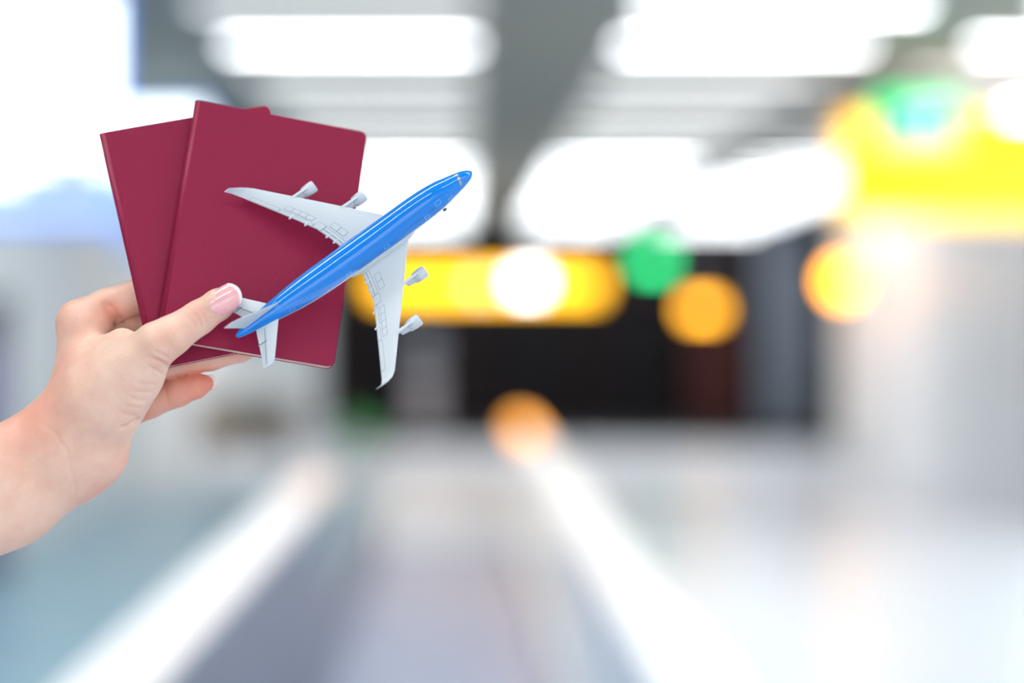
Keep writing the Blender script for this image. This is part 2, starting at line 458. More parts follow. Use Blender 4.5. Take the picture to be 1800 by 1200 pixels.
# ------------------------------------------------------------------ passports
M_cover = mat('burgundy_cover', lin(143, 16, 62), 0.42, 0.28, noise=(1500, 0.78, 1.2), bump=(1300, 0.55, 0.0004))
M_pages = mat('cream_pages', lin(240, 212, 200), 0.7, 0.3, bump=(2500, 0.6, 0.0004))

def passport(name, R, t, s, T, label):
    W, H = 0.088 * s, 0.125 * s
    o = empty(name)
    o.matrix_world = Matrix.Translation(Vector(t) + Vector((0, 0, EYE))) @ Matrix(R).to_4x4()
    tag(o, label, 'passport', 'burgundy passports in the hand')
    x0, x1, y0, y1 = -W / 2, W / 2, -H / 2, H / 2
    rc = 0.0036                       # rounded corners on the open side
    def outline(inset, xl):
        xr, yb, yt, r = x1 - inset, y0 + inset, y1 - inset, rc
        pts = [(xl, yb)]
        pts += [(xr - r + r * math.sin(a), yb + r - r * math.cos(a)) for a in [math.pi / 2 * i / 8 for i in range(9)]]
        pts += [(xr - r + r * math.cos(a), yt - r + r * math.sin(a)) for a in [math.pi / 2 * i / 8 for i in range(9)]]
        pts += [(xl, yt)]
        return pts
    ct = 0.00045
    sp = 0.0028
    def sheet(nm, inset, xl, zt, zb, m, b):
        pts = outline(inset, xl)
        v, f = loft([[(p[0], p[1], zb) for p in pts], [(p[0], p[1], zt) for p in pts]])
        me = mesh(nm, v, f, m); fix_normals(me)
        ob = link(nm, me, o)
        if b:
            mo = ob.modifiers.new('soft', 'BEVEL'); mo.width = b; mo.segments = 2; mo.limit_method = 'ANGLE'; mo.angle_limit = 0.9
            mo.harden_normals = False
        return ob
    sheet('front_cover', 0, x0 + sp, 0, -ct, M_cover, 0.00015)
    sheet('back_cover', 0, x0 + sp, -T + ct, -T, M_cover, 0.00015)
    sheet('pages', 0.0003, x0 + sp, -ct, -T + ct, M_pages, 0)
    # folded spine
    rr = T / 2
    prof = []
    for i in range(13):
        a = math.pi * i / 12
        prof.append((x0 + sp - sp * math.sin(a), -rr + rr * math.cos(a)))
    inner = [(p[0] + 0.0003, p[1] - 0.0004 if p[1] > -rr else p[1] + 0.0004) for p in reversed(prof)]
    loop = prof + inner
    v, f = loft([[(p[0], y, p[1]) for p in loop] for y in (y0 + 0.0001, y1 - 0.0001)])
    me = mesh('spine', v, f, M_cover, True); fix_normals(me)
    sp_o = link('spine', me, o)
    return o
RF = ((0.9722, 0.1184, 0.2022), (0.1622, 0.2828, -0.9454), (-0.1692, 0.9518, 0.2557))
TF = Vector((-0.0977, 0.9878, 0.0514))
NF = Vector((0.2022, -0.9454, 0.2557)).normalized()
passport('passport', RF, TF, 1.0, 0.0052, 'burgundy passport in front, under the thumb and the toy airplane')
RB = ((0.9476, -0.2473, 0.2022), (0.2548, 0.2033, -0.9454), (0.1926, 0.9474, 0.2557))
TB0 = Vector((-0.1248, 1.0002, 0.0512))
SB = (TF - NF * 0.0054).dot(NF) / TB0.dot(NF)      # bring it up against the back of the front passport
passport('passport', RB, TB0 * SB, SB, 0.0032, 'burgundy passport behind, fanned out towards the screens')

# ------------------------------------------------------------------ toy airplane (local: x nose, y left wing, z top; mm)
M_blue = mat('glossy_blue_paint', lin(0, 132, 232), 0.3, 0.1, coat=1.0)
M_toy = mat('grey_white_plastic', lin(205, 214, 222), 0.3, 0.5, bump=(300, 0.05, 0.0005))
M_line = mat('panel_line_grey', lin(132, 150, 166), 0.6)
M_lightblue = mat('door_outline_blue', lin(110, 195, 250), 0.4)
M_win = mat('window_blue', lin(4, 48, 120), 0.4)
M_cock = mat('silver_window', lin(150, 165, 180), 0.25, metal=0.4)
M_hole = mat('dark_intake', lin(70, 76, 84), 0.6)
f_ = Vector((0.803, 0.119, 0.584)).normalized()
n_ = Vector((-0.110, -0.933, 0.343)); n_ = (n_ - f_ * n_.dot(f_)).normalized()
l_ = n_.cross(f_)
OP = Vector(((625 - CX) / FPX, 1, (CY - 447) / FPX)) * 0.966
plane = tag(empty('toy_airplane'), 'blue and pale grey toy airliner with four engines held against the passports', 'toy airplane')
PM = Matrix((f_, l_, n_)).transposed().to_4x4()
plane.matrix_world = Matrix.Translation(OP + Vector((0, 0, EYE))) @ PM @ Matrix.Scale(0.001, 4)
plane.rotation_mode = 'XYZ'

ST = [(70.2, 0.05, -0.9, -1.0), (69.6, 1.25, 0.3, -2.1), (68.2, 2.3, 1.6, -3.1), (66, 3.3, 3.1, -4.0), (63, 4.35, 4.7, -5.0), (59.5, 5.3, 6.4, -5.8),
      (56, 6.0, 7.6, -6.5), (51, 6.8, 8.4, -7.1), (45, 7.3, 8.8, -7.4), (38, 7.5, 8.9, -7.6), (30, 7.6, 8.6, -7.7),
      (23, 7.6, 8.0, -7.7), (16, 7.6, 7.7, -7.7), (5, 7.6, 7.6, -7.7), (-10, 7.6, 7.6, -7.6), (-22, 7.5, 7.6, -7.4),
      (-32, 7.0, 7.5, -6.4), (-42, 6.0, 7.1, -4.4), (-50, 4.8, 6.6, -2.2), (-57, 3.7, 6.0, -0.2), (-63, 2.8, 5.3, 1.0), (-67.5, 2.0, 4.6, 1.7), (-69.6, 1.1, 4.0, 2.2), (-70.2, 0.1, 3.2, 3.0)]
def sec(x):
    for a, b in zip(ST, ST[1:]):
        if b[0] <= x <= a[0]:
            t = (a[0] - x) / (a[0] - b[0]); return tuple(a[i] + (b[i] - a[i]) * t for i in range(1, 4))
    return ST[0][1:] if x > 0 else ST[-1][1:]
def fus(x, th, out=0.0):
    """point of the fuselage skin at station x, angle th from the top (+ towards the left wing)"""
    hw, zt, zb = sec(x)
    ze = zb + (zt - zb) * (0.5 - 0.05 * min(1, max(0, (x - 5) / 40)))
    c, s = math.cos(th), math.sin(th)
    pz = zt - ze if c > 0 else ze - zb
    y = hw * s; z = ze + pz * c
    if out:
        nrm = Vector((0, s / max(hw, .1), c / max(pz, .1))).normalized()
        return Vector((x, y, z)) + nrm * out
    return Vector((x, y, z))
TB = math.radians(93)      # blue paint ends just under the window line
xs = []
for a, b in zip(ST, ST[1:]):
    k = max(1, int((a[0] - b[0]) / 2.2))
    xs += [a[0] + (b[0] - a[0]) * i / k for i in range(k)]
xs.append(ST[-1][0])
# smooth the station table
arr = np.array([sec(x) for x in xs])
wgt = np.clip((np.minimum(70.2 - np.array(xs), np.array(xs) + 70.2) - 1.5) / 8, 0, 1)[1:-1, None]
for _ in range(14):
    arr[1:-1] += wgt * (0.25 * arr[:-2] - 0.5 * arr[1:-1] + 0.25 * arr[2:])
XS = np.array(xs)
def sec(x):
    return tuple(np.interp(-x, -XS, arr[:, i]) for i in range(3))
up = [[fus(x, -TB + 2 * TB * j / 36) for j in range(37)] for x in xs]
v, f = loft(up, cap=False, close=False)
link('fuselage', mesh('fuselage', v, f, M_blue, True), plane)
lo = [[fus(x, TB + (2 * math.pi - 2 * TB) * j / 20) for j in range(21)] for x in xs]
v, f = loft(lo, cap=False, close=False)
link('belly', mesh('belly', v, f, M_toy, True), plane)
# belly fairing round the wing root
rings = []
for i in range(15):
    x = 30 - i * 38 / 14
    k = math.sin(math.pi * i / 14) ** 0.6 if 0 < i < 14 else 0.02
    rings.append([(x, (7.2 + 1.5 * k) * math.sin(a), -3.8 + (1.6 + 3.0 * k) * math.cos(a)) for a in [2 * math.pi * j / 28 for j in range(28)]])
v, f = loft(rings)
me = mesh('wing_root_fairing', v, f, M_toy, True); fix_normals(me)
link('wing_root_fairing', me, plane)

def strip_loop(pts, w, lift):
    """thin raised outline following a closed list of (x, th) points on the skin"""
    v, f = [], []
    n = len(pts)
    P = [fus(*p, lift) for p in pts]
    c = sum(P, Vector()) / n
    for p in P:
        d = (c - p).normalized() * w
        v += [p, p + d]
    for i in range(n):
        k = (i + 1) % n
        f.append((2 * i, 2 * k, 2 * k + 1, 2 * i + 1))
    return v, f
# doors: thin light outlines on the blue skin, both sides
for side in (-1, 1):
    for x, th, hx, ht in ((53.5, 74, 1.4, 8), (46.5, 52, 1.6, 9) if side < 0 else (46.5, 60, 1.6, 8), (38.5, 72, 1.3, 8), (14, 72, 1.4, 8), (-8.5, 74, 1.4, 8), (-41, 74, 1.5, 9), (-46, 12, 0.9, 6)):
        ths = [math.radians(th - ht), math.radians(th + ht)]
        pts = []
        N = 4
        pts += [(x - hx, ths[0] + (ths[1] - ths[0]) * i / N) for i in range(N)]
        pts += [(x - hx + 2 * hx * i / N, ths[1]) for i in range(N)]
        pts += [(x + hx, ths[1] - (ths[1] - ths[0]) * i / N) for i in range(N)]
        pts += [(x + hx - 2 * hx * i / N, ths[0]) for i in range(N)]
        v, f = strip_loop([(a, side * b) for a, b in pts], 0.26, 0.04)
        link('door_outline', mesh('door_outline', v, f, M_lightblue), plane)
    # window row: tiny dots
    vv, ff = [], []
    for x0, x1, th in ((50, -44, 84), (44, 26, 62)):
        x = x0
        while x > x1:
            if all(abs(x - d) > 2 for d in (53.5, 38.5, 14, -8.5, -41)):
                a = math.radians(th)
                q = [fus(x - 0.2, side * (a - .022), .03), fus(x + 0.2, side * (a - .022), .03), fus(x + 0.2, side * (a + .022), .03), fus(x - 0.2, side * (a + .022), .03)]
                k = len(vv); vv += q; ff.append((k, k + 1, k + 2, k + 3))
            x -= 0.85
    w_ = link('window_row', mesh('window_row', vv, ff, M_win), plane); w_['kind'] = 'stuff'
# cockpit window band
vv, ff = [], []
N = 14
for j in range(N + 1):
    th = math.radians(-62 + 124 * j / N)
    xx = 63.3 - 1.3 * abs(math.sin(th))
    vv += [fus(xx, th, .05), fus(xx - 1.5, th, .05)]
for j in range(N):
    ff.append((2 * j, 2 * j + 2, 2 * j + 3, 2 * j + 1))
link('cockpit_window', mesh('cockpit_window', vv, ff, M_cock, True), plane)
# nose wheel
v, f = lathe_z([(0.01, -0.45), (1.0, -0.45), (1.3, -0.2), (1.3, 0.2), (1.0, 0.45), (0.01, 0.45)], 16)
for s in (-1, 1):
    wo = link('nose_wheel', mesh('nose_wheel', v, f, M_hole), plane, (50.5, s * 1.5, -15.5))
    wo.rotation_euler = (math.pi / 2, 0, 0)
v, f = lathe_z([(0.55, -15.5), (0.5, -6.0)], 10)
link('nose_strut', mesh('nose_strut', v, f, M_cock), plane, (50.5, 0, 0))

# wings ------------------------------------------------------------
# span stations: y, x leading edge, x trailing edge, z, thickness
WS = [(0.0, 32.0, -1.5, -4.6, 3.6), (7.5, 25.8, -2.6, -4.2, 3.3), (15.5, 19.0, -4.4, -3.5, 2.6), (24.0, 11.7, -7.0, -2.8, 2.0), (34.0, 3.2, -12.2, -2.0, 1.6), (46.0, -7.0, -18.9, -1.0, 1.3),
      (57.0, -16.4, -25.1, -0.1, 1.05), (60.5, -19.4, -27.0, 0.3, 1.0), (62.6, -22.0, -28.6, 1.2, 0.9), (64.0, -25.0, -30.2, 3.2, 0.8), (65.2, -29.6, -32.8, 6.9, 0.6)]
def wstat(y):
    return [np.interp(y, [q[0] for q in WS], [q[i] for q in WS]) for i in range(1, 5)]
def foil(u):   # half thickness over chord u 0..1 from the leading edge
    return 2.6 * (0.2969 * math.sqrt(u) - 0.126 * u - 0.3516 * u * u + 0.2843 * u ** 3 - 0.10 * u ** 4)
def wtop(x, y, side, out=0.0):
    le, te, z, t = wstat(y)
    u = min(1, max(0, (le - x) / (le - te)))
    return Vector((x, side * y, z + t * foil(u) + out))
U = [0, .01, .03, .07, .13, .22, .34, .48, .62, .76, .88, .96, 1]
def wing(side):
    rings = []
    ys = []
    for a, b in zip(WS, WS[1:]):
        k = 1 if a[0] > 56 else 3
        ys += [a[0] + (b[0] - a[0]) * i / k for i in range(k)]
    ys.append(WS[-1][0])
    for i, y in enumerate(ys):
        le, te, z, t = wstat(y)
        # cant of the section where the winglet turns up
        e = 0.25
        d = (wstat(min(y + e, 65.2))[2] - wstat(max(0, y - e))[2]); h = (min(y + e, 65.2) - max(0, y - e))
        ang = math.atan2(d, h)
        r = []
        for u in U:
            r.append((le + (te - le) * u, u, 1))
        for u in reversed(U[1:-1]):
            r.append((le + (te - le) * u, u, -1))
        rings.append([(x, side * (y - math.sin(ang) * s * t * foil(u)), z + math.cos(ang) * (s if s > 0 else -0.75) * t * foil(u)) for x, u, s in r])
    v, f = loft(rings)
    me = mesh('wing', v, f, M_toy, True); fix_normals(me)
    wo = link('wing', me, plane)
    m_ = wo.modifiers.new('edge', 'EDGE_SPLIT'); m_.split_angle = 1.0
    # moulded panels along the trailing edge: proud plates on thin grey joint lines
    def quad(ya, yb, ca, cb, nm, lift=0.16, line=True):
        """panel between span ya..yb, chord fractions ca..cb measured from the trailing edge in mm"""
        def P(y, c, out):
            le, te, z, t = wstat(y)
            return wtop(te + c, y, side, out)
        if line:
            g = 0.2
            N = 3
            top = [P(ya - g + (yb - ya + 2 * g) * i / N, c, 0.03) for c in (ca - g, cb + g) for i in range(N + 1)]
            ff = [(i, i + 1, N + 2 + i, N + 1 + i) for i in range(N)]
            off = len(LV)
            LV.extend(top); LF.extend([tuple(off + k for k in q) for q in ff])
        N = 3
        v = []
        for out in (lift, -0.15):
            v += [P(ya + (yb - ya) * i / N, c, out) for c in (ca, cb) for i in range(N + 1)]
        K = 2 * (N + 1)
        f = [(i, i + 1, N + 2 + i, N + 1 + i) for i in range(N)]
        f += [(i, K + i, K + i + 1, i + 1) for i in range(N)] + [(N + 1 + i, N + 2 + i, K + N + 2 + i, K + N + 1 + i) for i in range(N)]
        f += [(0, N + 1, K + N + 1, K), (N, K + N, K + 2 * N + 1, 2 * N + 1)]
        me = mesh(nm, v, f, M_toy); fix_normals(me)
        link(nm, me, wo)
    LV, LF = [], []
    for k in range(4):
        quad(29.3 + k * 3.4, 29.3 + k * 3.4 + 3.15, 3.2, 5.6, 'spoiler')
    for k in range(2):
        quad(13.2 + k * 4.2, 13.2 + k * 4.2 + 3.9, 5.0, 8.0, 'spoiler')
    quad(9.5, 22.0, 0.4, 1.7, 'flap'); quad(9.5, 22.0, 2.1, 3.6, 'flap')
    quad(22.6, 26.6, 0.4, 4.2, 'flap')
    quad(27.2, 43.0, 0.4, 2.0, 'flap')
    quad(43.8, 57.0, 0.5, 2.4, 'aileron')
    # rounded fairings that poke out behind the trailing edge
    rings = [[(x, r * math.cos(a), r * math.sin(a)) for a in [2 * math.pi * j / 10 for j in range(10)]] for x, r in ((3.2, .05), (2.0, .5), (0.6, .68), (-0.4, .6), (-0.9, .35), (-1.05, .04))]
    fv, ff = loft(rings); fm = mesh('flap_fairing', fv, ff, M_toy, True)
    for y in (13.5, 18.0, 29.5, 37.0):
        le, te, z, t = wstat(y)
        link('flap_fairing', fm, wo, (te - 0.1, side * y, z - 0.1))
    me = mesh('panel_lines', LV, LF, M_line)
    link('panel_lines', me, wo)
    # engines
    for ye, xf in ((25.8, 22.6), (45.0, 5.6)):
        le, te, z, t = wstat(ye)
        ze = z - 3.4
        eo = empty('engine', (xf, side * ye, ze)); eo.parent = plane
        def tube(prof, nm, m, n=26):
            v, f = loft([[(x, r * math.cos(a), r * math.sin(a)) for a in [2 * math.pi * j / n for j in range(n)]] for x, r in prof], cap=False)
            me = mesh(nm, v, f, m, True); fix_normals(me)
            return link(nm, me, eo)
        tube([(-11.5, .03), (-11.4, 1.2), (-10.6, 1.6), (-7.2, 2.1), (-6.7, 2.3), (-6.6, 2.75), (-3.2, 3.1), (-0.9, 3.05), (-0.2, 2.85), (0, 2.62), (-0.2, 2.4), (-1.6, 2.25), (-1.7, .02)], 'nacelle', M_toy)
        tube([(-1.62, 2.2), (-1.5, 1.0), (-0.5, .4), (-0.3, .02)], 'intake', M_hole)
        # pylon: thin swept plate from the nacelle top to the wing
        pl = [(-2.0, 2.7), (-5.0, 3.5), (le - xf - 0.5, 3.9), (le - xf - 6, 3.2), (le - xf - 6.5, 2.2), (-7.5, 1.6)]
        v = [(x, s * 0.62, zz) for s in (-1, 1) for x, zz in pl]
        k = len(pl)
        f = [tuple(range(k)), tuple(range(2 * k - 1, k - 1, -1))] + [(i, i + k, (i + 1) % k + k, (i + 1) % k) for i in range(k)]
        me = mesh('pylon', v, f, M_toy); fix_normals(me); link('pylon', me, eo)
        pv = [(x, s * 0.80, zz + 0.04) for s in (-1, 1) for x, zz in ((-2.2, 2.66), (-4.6, 2.85), (-6.4, 2.7), (-7.6, 1.7), (-2.4, 2.4))]
        f = [tuple(range(5)), tuple(range(9, 4, -1))] + [(i, i + 5, (i + 1) % 5 + 5, (i + 1) % 5) for i in range(5)]
        me = mesh('pylon_seam', pv, f, M_line); fix_normals(me); link('pylon_seam', me, eo)
for side in (1, -1):
    wing(side)

def slab(name, sections, m):
    """tapered lifting surface; sections: (LE point, TE point, thickness, thickness axis)"""
    rings = []
    for le, te, t, ax in sections:
        le, te, ax = Vector(le), Vector(te), Vector(ax)
        r = [le + (te - le) * u + ax * t * foil(u) for u in U] + [le + (te - le) * u - ax * t * foil(u) for u in reversed(U[1:-1])]
        rings.append(r)
    v, f = loft(rings)
    me = mesh(name, v, f, m, True); fix_normals(me)
    o = link(name, me, plane)
    mo = o.modifiers.new('edge', 'EDGE_SPLIT'); mo.split_angle = 1.0
    return o
for side in (1, -1):
    z0, z1 = 2.2, 3.4
    st = slab('stabilizer', [((-44.5, side * 0.5, z0), (-60.5, side * 0.5, z0), 1.5, (0, 0, 1)), ((-47.5, side * 3.5, z0 + .2), (-60.6, side * 3.0, z0 + .2), 1.4, (0, 0, 1)),
                        ((-62.0, side * 21.5, z1), (-68.2, side * 21.0, z1), .8, (0, 0, 1)), ((-64.0, side * 22.6, z1), (-68.6, side * 22.0, z1), .5, (0, 0, 1))], M_toy)
    # elevator joint
    v, f = [], []
    for a, b, w in (((-56.8, 5.0), (-66.2, 21.0), .09), ((-59.5, 10.9), (-64.4, 10.6), .08)):
        pa, pb = Vector((a[0], side * a[1], z0 + .95 + (a[1] - 3) * .058)), Vector((b[0], side * b[1], z0 + .95 + (b[1] - 3) * .045))
        d = (pb - pa).normalized(); q = Vector((-d.y, d.x, 0)) * w
        k = len(v); v += [pa - q, pb - q, pb + q, pa + q, pa - q - Vector((0, 0, .8)), pb - q - Vector((0, 0, .8)), pb + q - Vector((0, 0, .8)), pa + q - Vector((0, 0, .8))]
        f += [tuple(k + j for j in q_) for q_ in ((0, 1, 2, 3), (0, 4, 5, 1), (1, 5, 6, 2), (2, 6, 7, 3), (3, 7, 4, 0))]
    link('elevator_joint', mesh('elevator_joint', v, f, M_line), st)
slab('tail_fin', [((-41.0, 0, 6.3), (-64.5, 0, 4.0), 1.25, (0, 1, 0)), ((-46, 0, 8.2), (-65.4, 0, 6.6), 1.2, (0, 1, 0)), ((-64.5, 0, 18.3), (-72.5, 0, 18.6), .95, (0, 1, 0)), ((-67.5, 0, 19.6), (-72.8, 0, 19.8), .6, (0, 1, 0))], M_toy)

# ------------------------------------------------------------------ the hand: implicit surface meshed with surface nets (mm, camera at origin)
def HP(u, v, w):
    """photo pixel + distance in mm towards the viewer from the 975 mm plane -> mm point relative to the eye"""
    Y = 975.0 - w
    return np.array([(u - CX) / FPX * Y, Y, (CY - v) / FPX * Y])
def RR(r): return r * 0.275
def chain(pts):
    """[(u,v,w,rpx)...] -> list of round-cone segments"""
    out = []
    P = [(HP(*p[:3]), RR(p[3])) for p in pts]
    for a, b in zip(P, P[1:]):
        out.append((a[0], b[0], a[1], b[1]))
    return out
def d_seg(p, seg):
    a, b, ra, rb = seg
    ab = b - a
    t = np.clip(((p - a) @ ab) / (ab @ ab), 0, 1)
    q = p - a - t[:, None] * ab
    return np.sqrt((q * q).sum(1)) - (ra + (rb - ra) * t)
def smin(a, b, k):
    h = np.clip(0.5 + 0.5 * (b - a) / k, 0, 1)
    return b + (a - b) * h - k * h * (1 - h)
CORE = [  # (segments, blend)
    (chain([(-680, 1195, 100, 92), (-420, 1055, 60, 88), (-200, 940, 34, 80), (-20, 832, 8, 70), (108, 752, 0, 60)]), 6),
    (chain([(-650, 1300, 100, 84), (-390, 1135, 60, 72), (-170, 1002, 34, 64), (25, 890, 8, 59), (128, 826, 2, 58)]), 14),
    (chain([(108, 760, 0, 62), (148, 690, -3, 55), (141, 570, -8, 39)]), 8),
    (chain([(128, 800, 4, 70), (160, 792, 5, 67)]), 10),
    (chain([(120, 770, 4, 66), (180, 702, 12, 70), (232, 660, 17, 53)]), 10),
    (chain([(140, 730, -12, 55), (170, 655, -18, 50), (165, 605, -20, 44)]), 10),
    (chain([(150, 770, -14, 55), (200, 700, -24, 48)]), 10),
    (chain([(170, 640, 2, 40), (215, 610, 8, 34)]), 9),          # web between thumb and index
]
THUMB = (chain([(215, 660, 17, 55), (276, 605, 24, 39), (300, 591, 24, 35), (350, 558, 21, 29.5), (384, 535, 21.5, 27), (404, 522, 20.5, 21)]), 8)
INDEX = (chain([(141, 566, -8, 38), (185, 541, -11, 33), (246, 518, -13, 30), (330, 505, -22, 28), (400, 540, -20, 25), (430, 580, -17, 21)]), 6)
MIDDLE = (chain([(160, 596, -22, 36), (232, 570, -25, 30), (300, 575, -23, 28), (380, 585, -18, 26), (420, 590, -16, 20)]), 5)
RING = (chain([(185, 665, -28, 36), (290, 641, -7, 25), (370, 629, -9, 22.5), (425, 617, -10.5, 19), (436, 615, -11, 15)]), 5)
PINKY = (chain([(205, 722, -22, 40), (262, 705, -12, 30.5), (312, 689, -9, 26), (346, 678, -8, 21.5), (361, 673, -8, 15)]), 5)
PRESS = [(np.array(RF), np.array(TF) * 1000, 44.0, 62.5, 2.6), (np.array(RB), np.array(TB0 * SB) * 1000, 44.0 * SB, 62.5 * SB, 1.6)]
FINGERS = [THUMB, INDEX, MIDDLE, RING, PINKY]
def sdf(p):
    d = None
    for segs, k in CORE:
        for s in segs:
            e = d_seg(p, s)
            d = e if d is None else smin(d, e, k)
    res = d
    for segs, k in FINGERS:
        g = None
        for s in segs:
            e = d_seg(p, s)
            g = e if g is None else smin(g, e, 2.0)
        res = np.minimum(res, smin(d, g, k))
    # skin flattens where it presses on the passports
    for R_, T_, W_, H_, t_ in PRESS:
        q = (p - T_) @ R_
        a = np.stack([np.abs(q[:, 0]) - W_, np.abs(q[:, 1]) - H_, np.abs(q[:, 2] + t_) - t_], 1)
        bd = np.sqrt((np.maximum(a, 0) ** 2).sum(1)) + np.minimum(a.max(1), 0)
        res = -smin(-res, bd - 0.7, 0.8)
    return res
def surface_nets(lo, hi, h):
    n = np.ceil((hi - lo) / h).astype(int) + 1
    C = 5
    nc = np.ceil(n / C).astype(int) + 1
    gc = np.stack(np.meshgrid(*[lo[i] + np.arange(nc[i]) * C * h for i in range(3)], indexing='ij'), -1).reshape(-1, 3)
    dc = sdf(gc).reshape(nc)
    up_ = dc.repeat(C, 0).repeat(C, 1).repeat(C, 2)
    # each coarse sample speaks for the C cells after it
    D = up_[:n[0], :n[1], :n[2]].astype(np.float32).copy()
    idx = np.nonzero(np.abs(D) < C * h * 1.9 + 2 * h)
    for s in range(0, len(idx[0]), 400000):
        sl = tuple(i[s:s + 400000] for i in idx)
        D[sl] = sdf(lo + np.stack(sl, 1) * h)
    S = D < 0
    act = np.zeros(tuple(n - 1), bool)
    cnt = np.zeros(tuple(n - 1), np.int8)
    for dx in (0, 1):
        for dy in (0, 1):
            for dz in (0, 1):
                cnt += S[dx:n[0] - 1 + dx, dy:n[1] - 1 + dy, dz:n[2] - 1 + dz]
    act = (cnt > 0) & (cnt < 8)
    cid = -np.ones(tuple(n - 1), np.int32)
    ci = np.argwhere(act)
    cid[act] = np.arange(len(ci))
    acc = np.zeros((len(ci), 3)); num = np.zeros(len(ci))
    cor = [(a, b, c) for a in (0, 1) for b in (0, 1) for c in (0, 1)]
    for a in cor:
        for ax in range(3):
            if a[ax] == 0:
                b = list(a); b[ax] = 1
                da = D[ci[:, 0] + a[0], ci[:, 1] + a[1], ci[:, 2] + a[2]]
                db = D[ci[:, 0] + b[0], ci[:, 1] + b[1], ci[:, 2] + b[2]]
                m = (da < 0) != (db < 0)
                t = np.where(m, da / np.where(m, da - db, 1), 0)
                pos = np.array(a, float)[None].repeat(len(ci), 0); pos[:, ax] = t
                acc[m] += pos[m]; num[m] += 1
    V = lo + (ci + acc / num[:, None]) * h
    Fc = []
    for ax in range(3):
        o1, o2 = [(1, 2), (2, 0), (0, 1)][ax]
        sl0 = [slice(1, -1)] * 3; sl1 = [slice(1, -1)] * 3
        sl0[ax] = slice(0, -1); sl1[ax] = slice(1, None)
        A, B_ = S[tuple(sl0)], S[tuple(sl1)]
        e = np.argwhere(A != B_)
        off = np.array([1, 1, 1]); off[ax] = 0
        e0 = e + off
        flip = A[tuple(e.T)]
        def cell(d1, d2):
            q = e0.copy(); q[:, o1] -= d1; q[:, o2] -= d2
            return cid[q[:, 0], q[:, 1], q[:, 2]]
        q = np.stack([cell(1, 1), cell(0, 1), cell(0, 0), cell(1, 0)], 1)
        q[~flip] = q[~flip][:, ::-1]
        Fc.append(q[(q >= 0).all(1)])
    return V, np.concatenate(Fc)
allp = np.array([q for s, _ in CORE + FINGERS for g in s for q in (g[0], g[1])])
HV, HF = surface_nets(allp.min(0) - 30, allp.max(0) + 30, 0.8)
# relax the net a little
def edges_of(F):
    e = np.concatenate([F[:, [0, 1]], F[:, [1, 2]], F[:, [2, 3]], F[:, [3, 0]]])
    return np.unique(np.sort(e, 1), axis=0)
HE = edges_of(HF)
deg = np.bincount(HE.ravel(), minlength=len(HV)).astype(float)
def lap(A):
    out = np.zeros_like(A)
    np.add.at(out, HE[:, 0], A[HE[:, 1]]); np.add.at(out, HE[:, 1], A[HE[:, 0]])
    return out / deg.reshape(-1, *([1] * (A.ndim - 1)))
for _ in range(4):
    HV = 0.45 * HV + 0.55 * lap(HV)
def normals(V):
    a, b, c, d = (V[HF[:, i]] for i in range(4))
    fn = np.cross(c - a, d - b)
    N = np.zeros_like(V)
    for i in range(4): np.add.at(N, HF[:, i], fn)
    return N / (np.linalg.norm(N, axis=1, keepdims=True) + 1e-12)
HN = normals(HV)
# skin folds and tendons as small relief; each line is a 3D curve lying on the skin, found from its pixel track
pu, pv = CX + FPX * HV[:, 0] / HV[:, 1], CY - FPX * HV[:, 2] / HV[:, 1]
front = (-HV * HN).sum(1) > 0
def relief(pts, depth, sigma, wlo=-1e9, whi=1e9):
    d = np.full(len(HV), 1e9); P = np.array(pts, float)
    tt = np.zeros(len(HV))
    L = len(P) - 1
    for i in range(L):
        a, b = P[i], P[i + 1]; ab = b - a
        t = np.clip(((pu - a[0]) * ab[0] + (pv - a[1]) * ab[1]) / (ab @ ab), 0, 1)
        e = np.hypot(pu - a[0] - t * ab[0], pv - a[1] - t * ab[1])
        m = e < d; d[m] = e[m]; tt[m] = (i + t[m]) / L
    fade = np.clip(np.minimum(tt, 1 - tt) * 5, 0.12, 1)
    wv = 975 - HV[:, 1]
    return np.where(front & (wv > wlo) & (wv < whi), -depth * np.exp(-(d / sigma) ** 2) * fade, 0)
disp = np.zeros(len(HV))
# thumb joint wrinkles
for pts, dp, sg in (
    ([(338, 548), (346, 556), (352, 568), (355, 580)], .28, 2.6), ([(346, 541), (356, 551), (361, 563), (362, 573)], .26, 2.6),
    ([(330, 556), (338, 565), (343, 576)], .16, 2.6), ([(354, 538), (364, 548), (368, 558)], .16, 2.6),
    # folds at the thumb base near the outline
    ([(262, 628), (278, 634), (292, 642), (300, 648)], .7, 3.2), ([(268, 616), (284, 622), (297, 630)], .4, 3.0), ([(258, 642), (274, 650), (288, 660)], .45, 3.0),
    ([(238, 672), (256, 676), (278, 676)], .28, 3.2), ([(228, 686), (250, 690), (272, 690)], .3, 3.2), ([(222, 698), (244, 704), (264, 704)], .28, 3.2),
    ([(214, 710), (234, 716), (254, 718)], .3, 3.0), ([(208, 724), (226, 730), (244, 732)], .3, 3.0),
    # heel of the hand fold
    ([(208, 752), (222, 751), (236, 744), (250, 734)], .9, 4.0),
    # wrist lines
    ([(60, 735), (96, 760), (116, 790), (122, 822), (131, 850), (133, 890)], .3, 4.0),
    ([(116, 800), (140, 792), (165, 780)], .22, 5.0),
    # hollow beside the index base
    ([(176, 528), (190, 540), (200, 556), (212, 574), (224, 582)], 1.6, 10.0), ([(186, 530), (200, 541), (210, 558), (216, 570)], .5, 3.5),
    ([(186, 588), (206, 582), (228, 580)], .5, 4.0),
    # pinky folds
    ([(286, 672), (292, 690), (294, 712)], .25, 3.0), ([(232, 748), (240, 742), (246, 732)], .5, 3.0),
    ):
    disp += relief(pts, dp, sg)
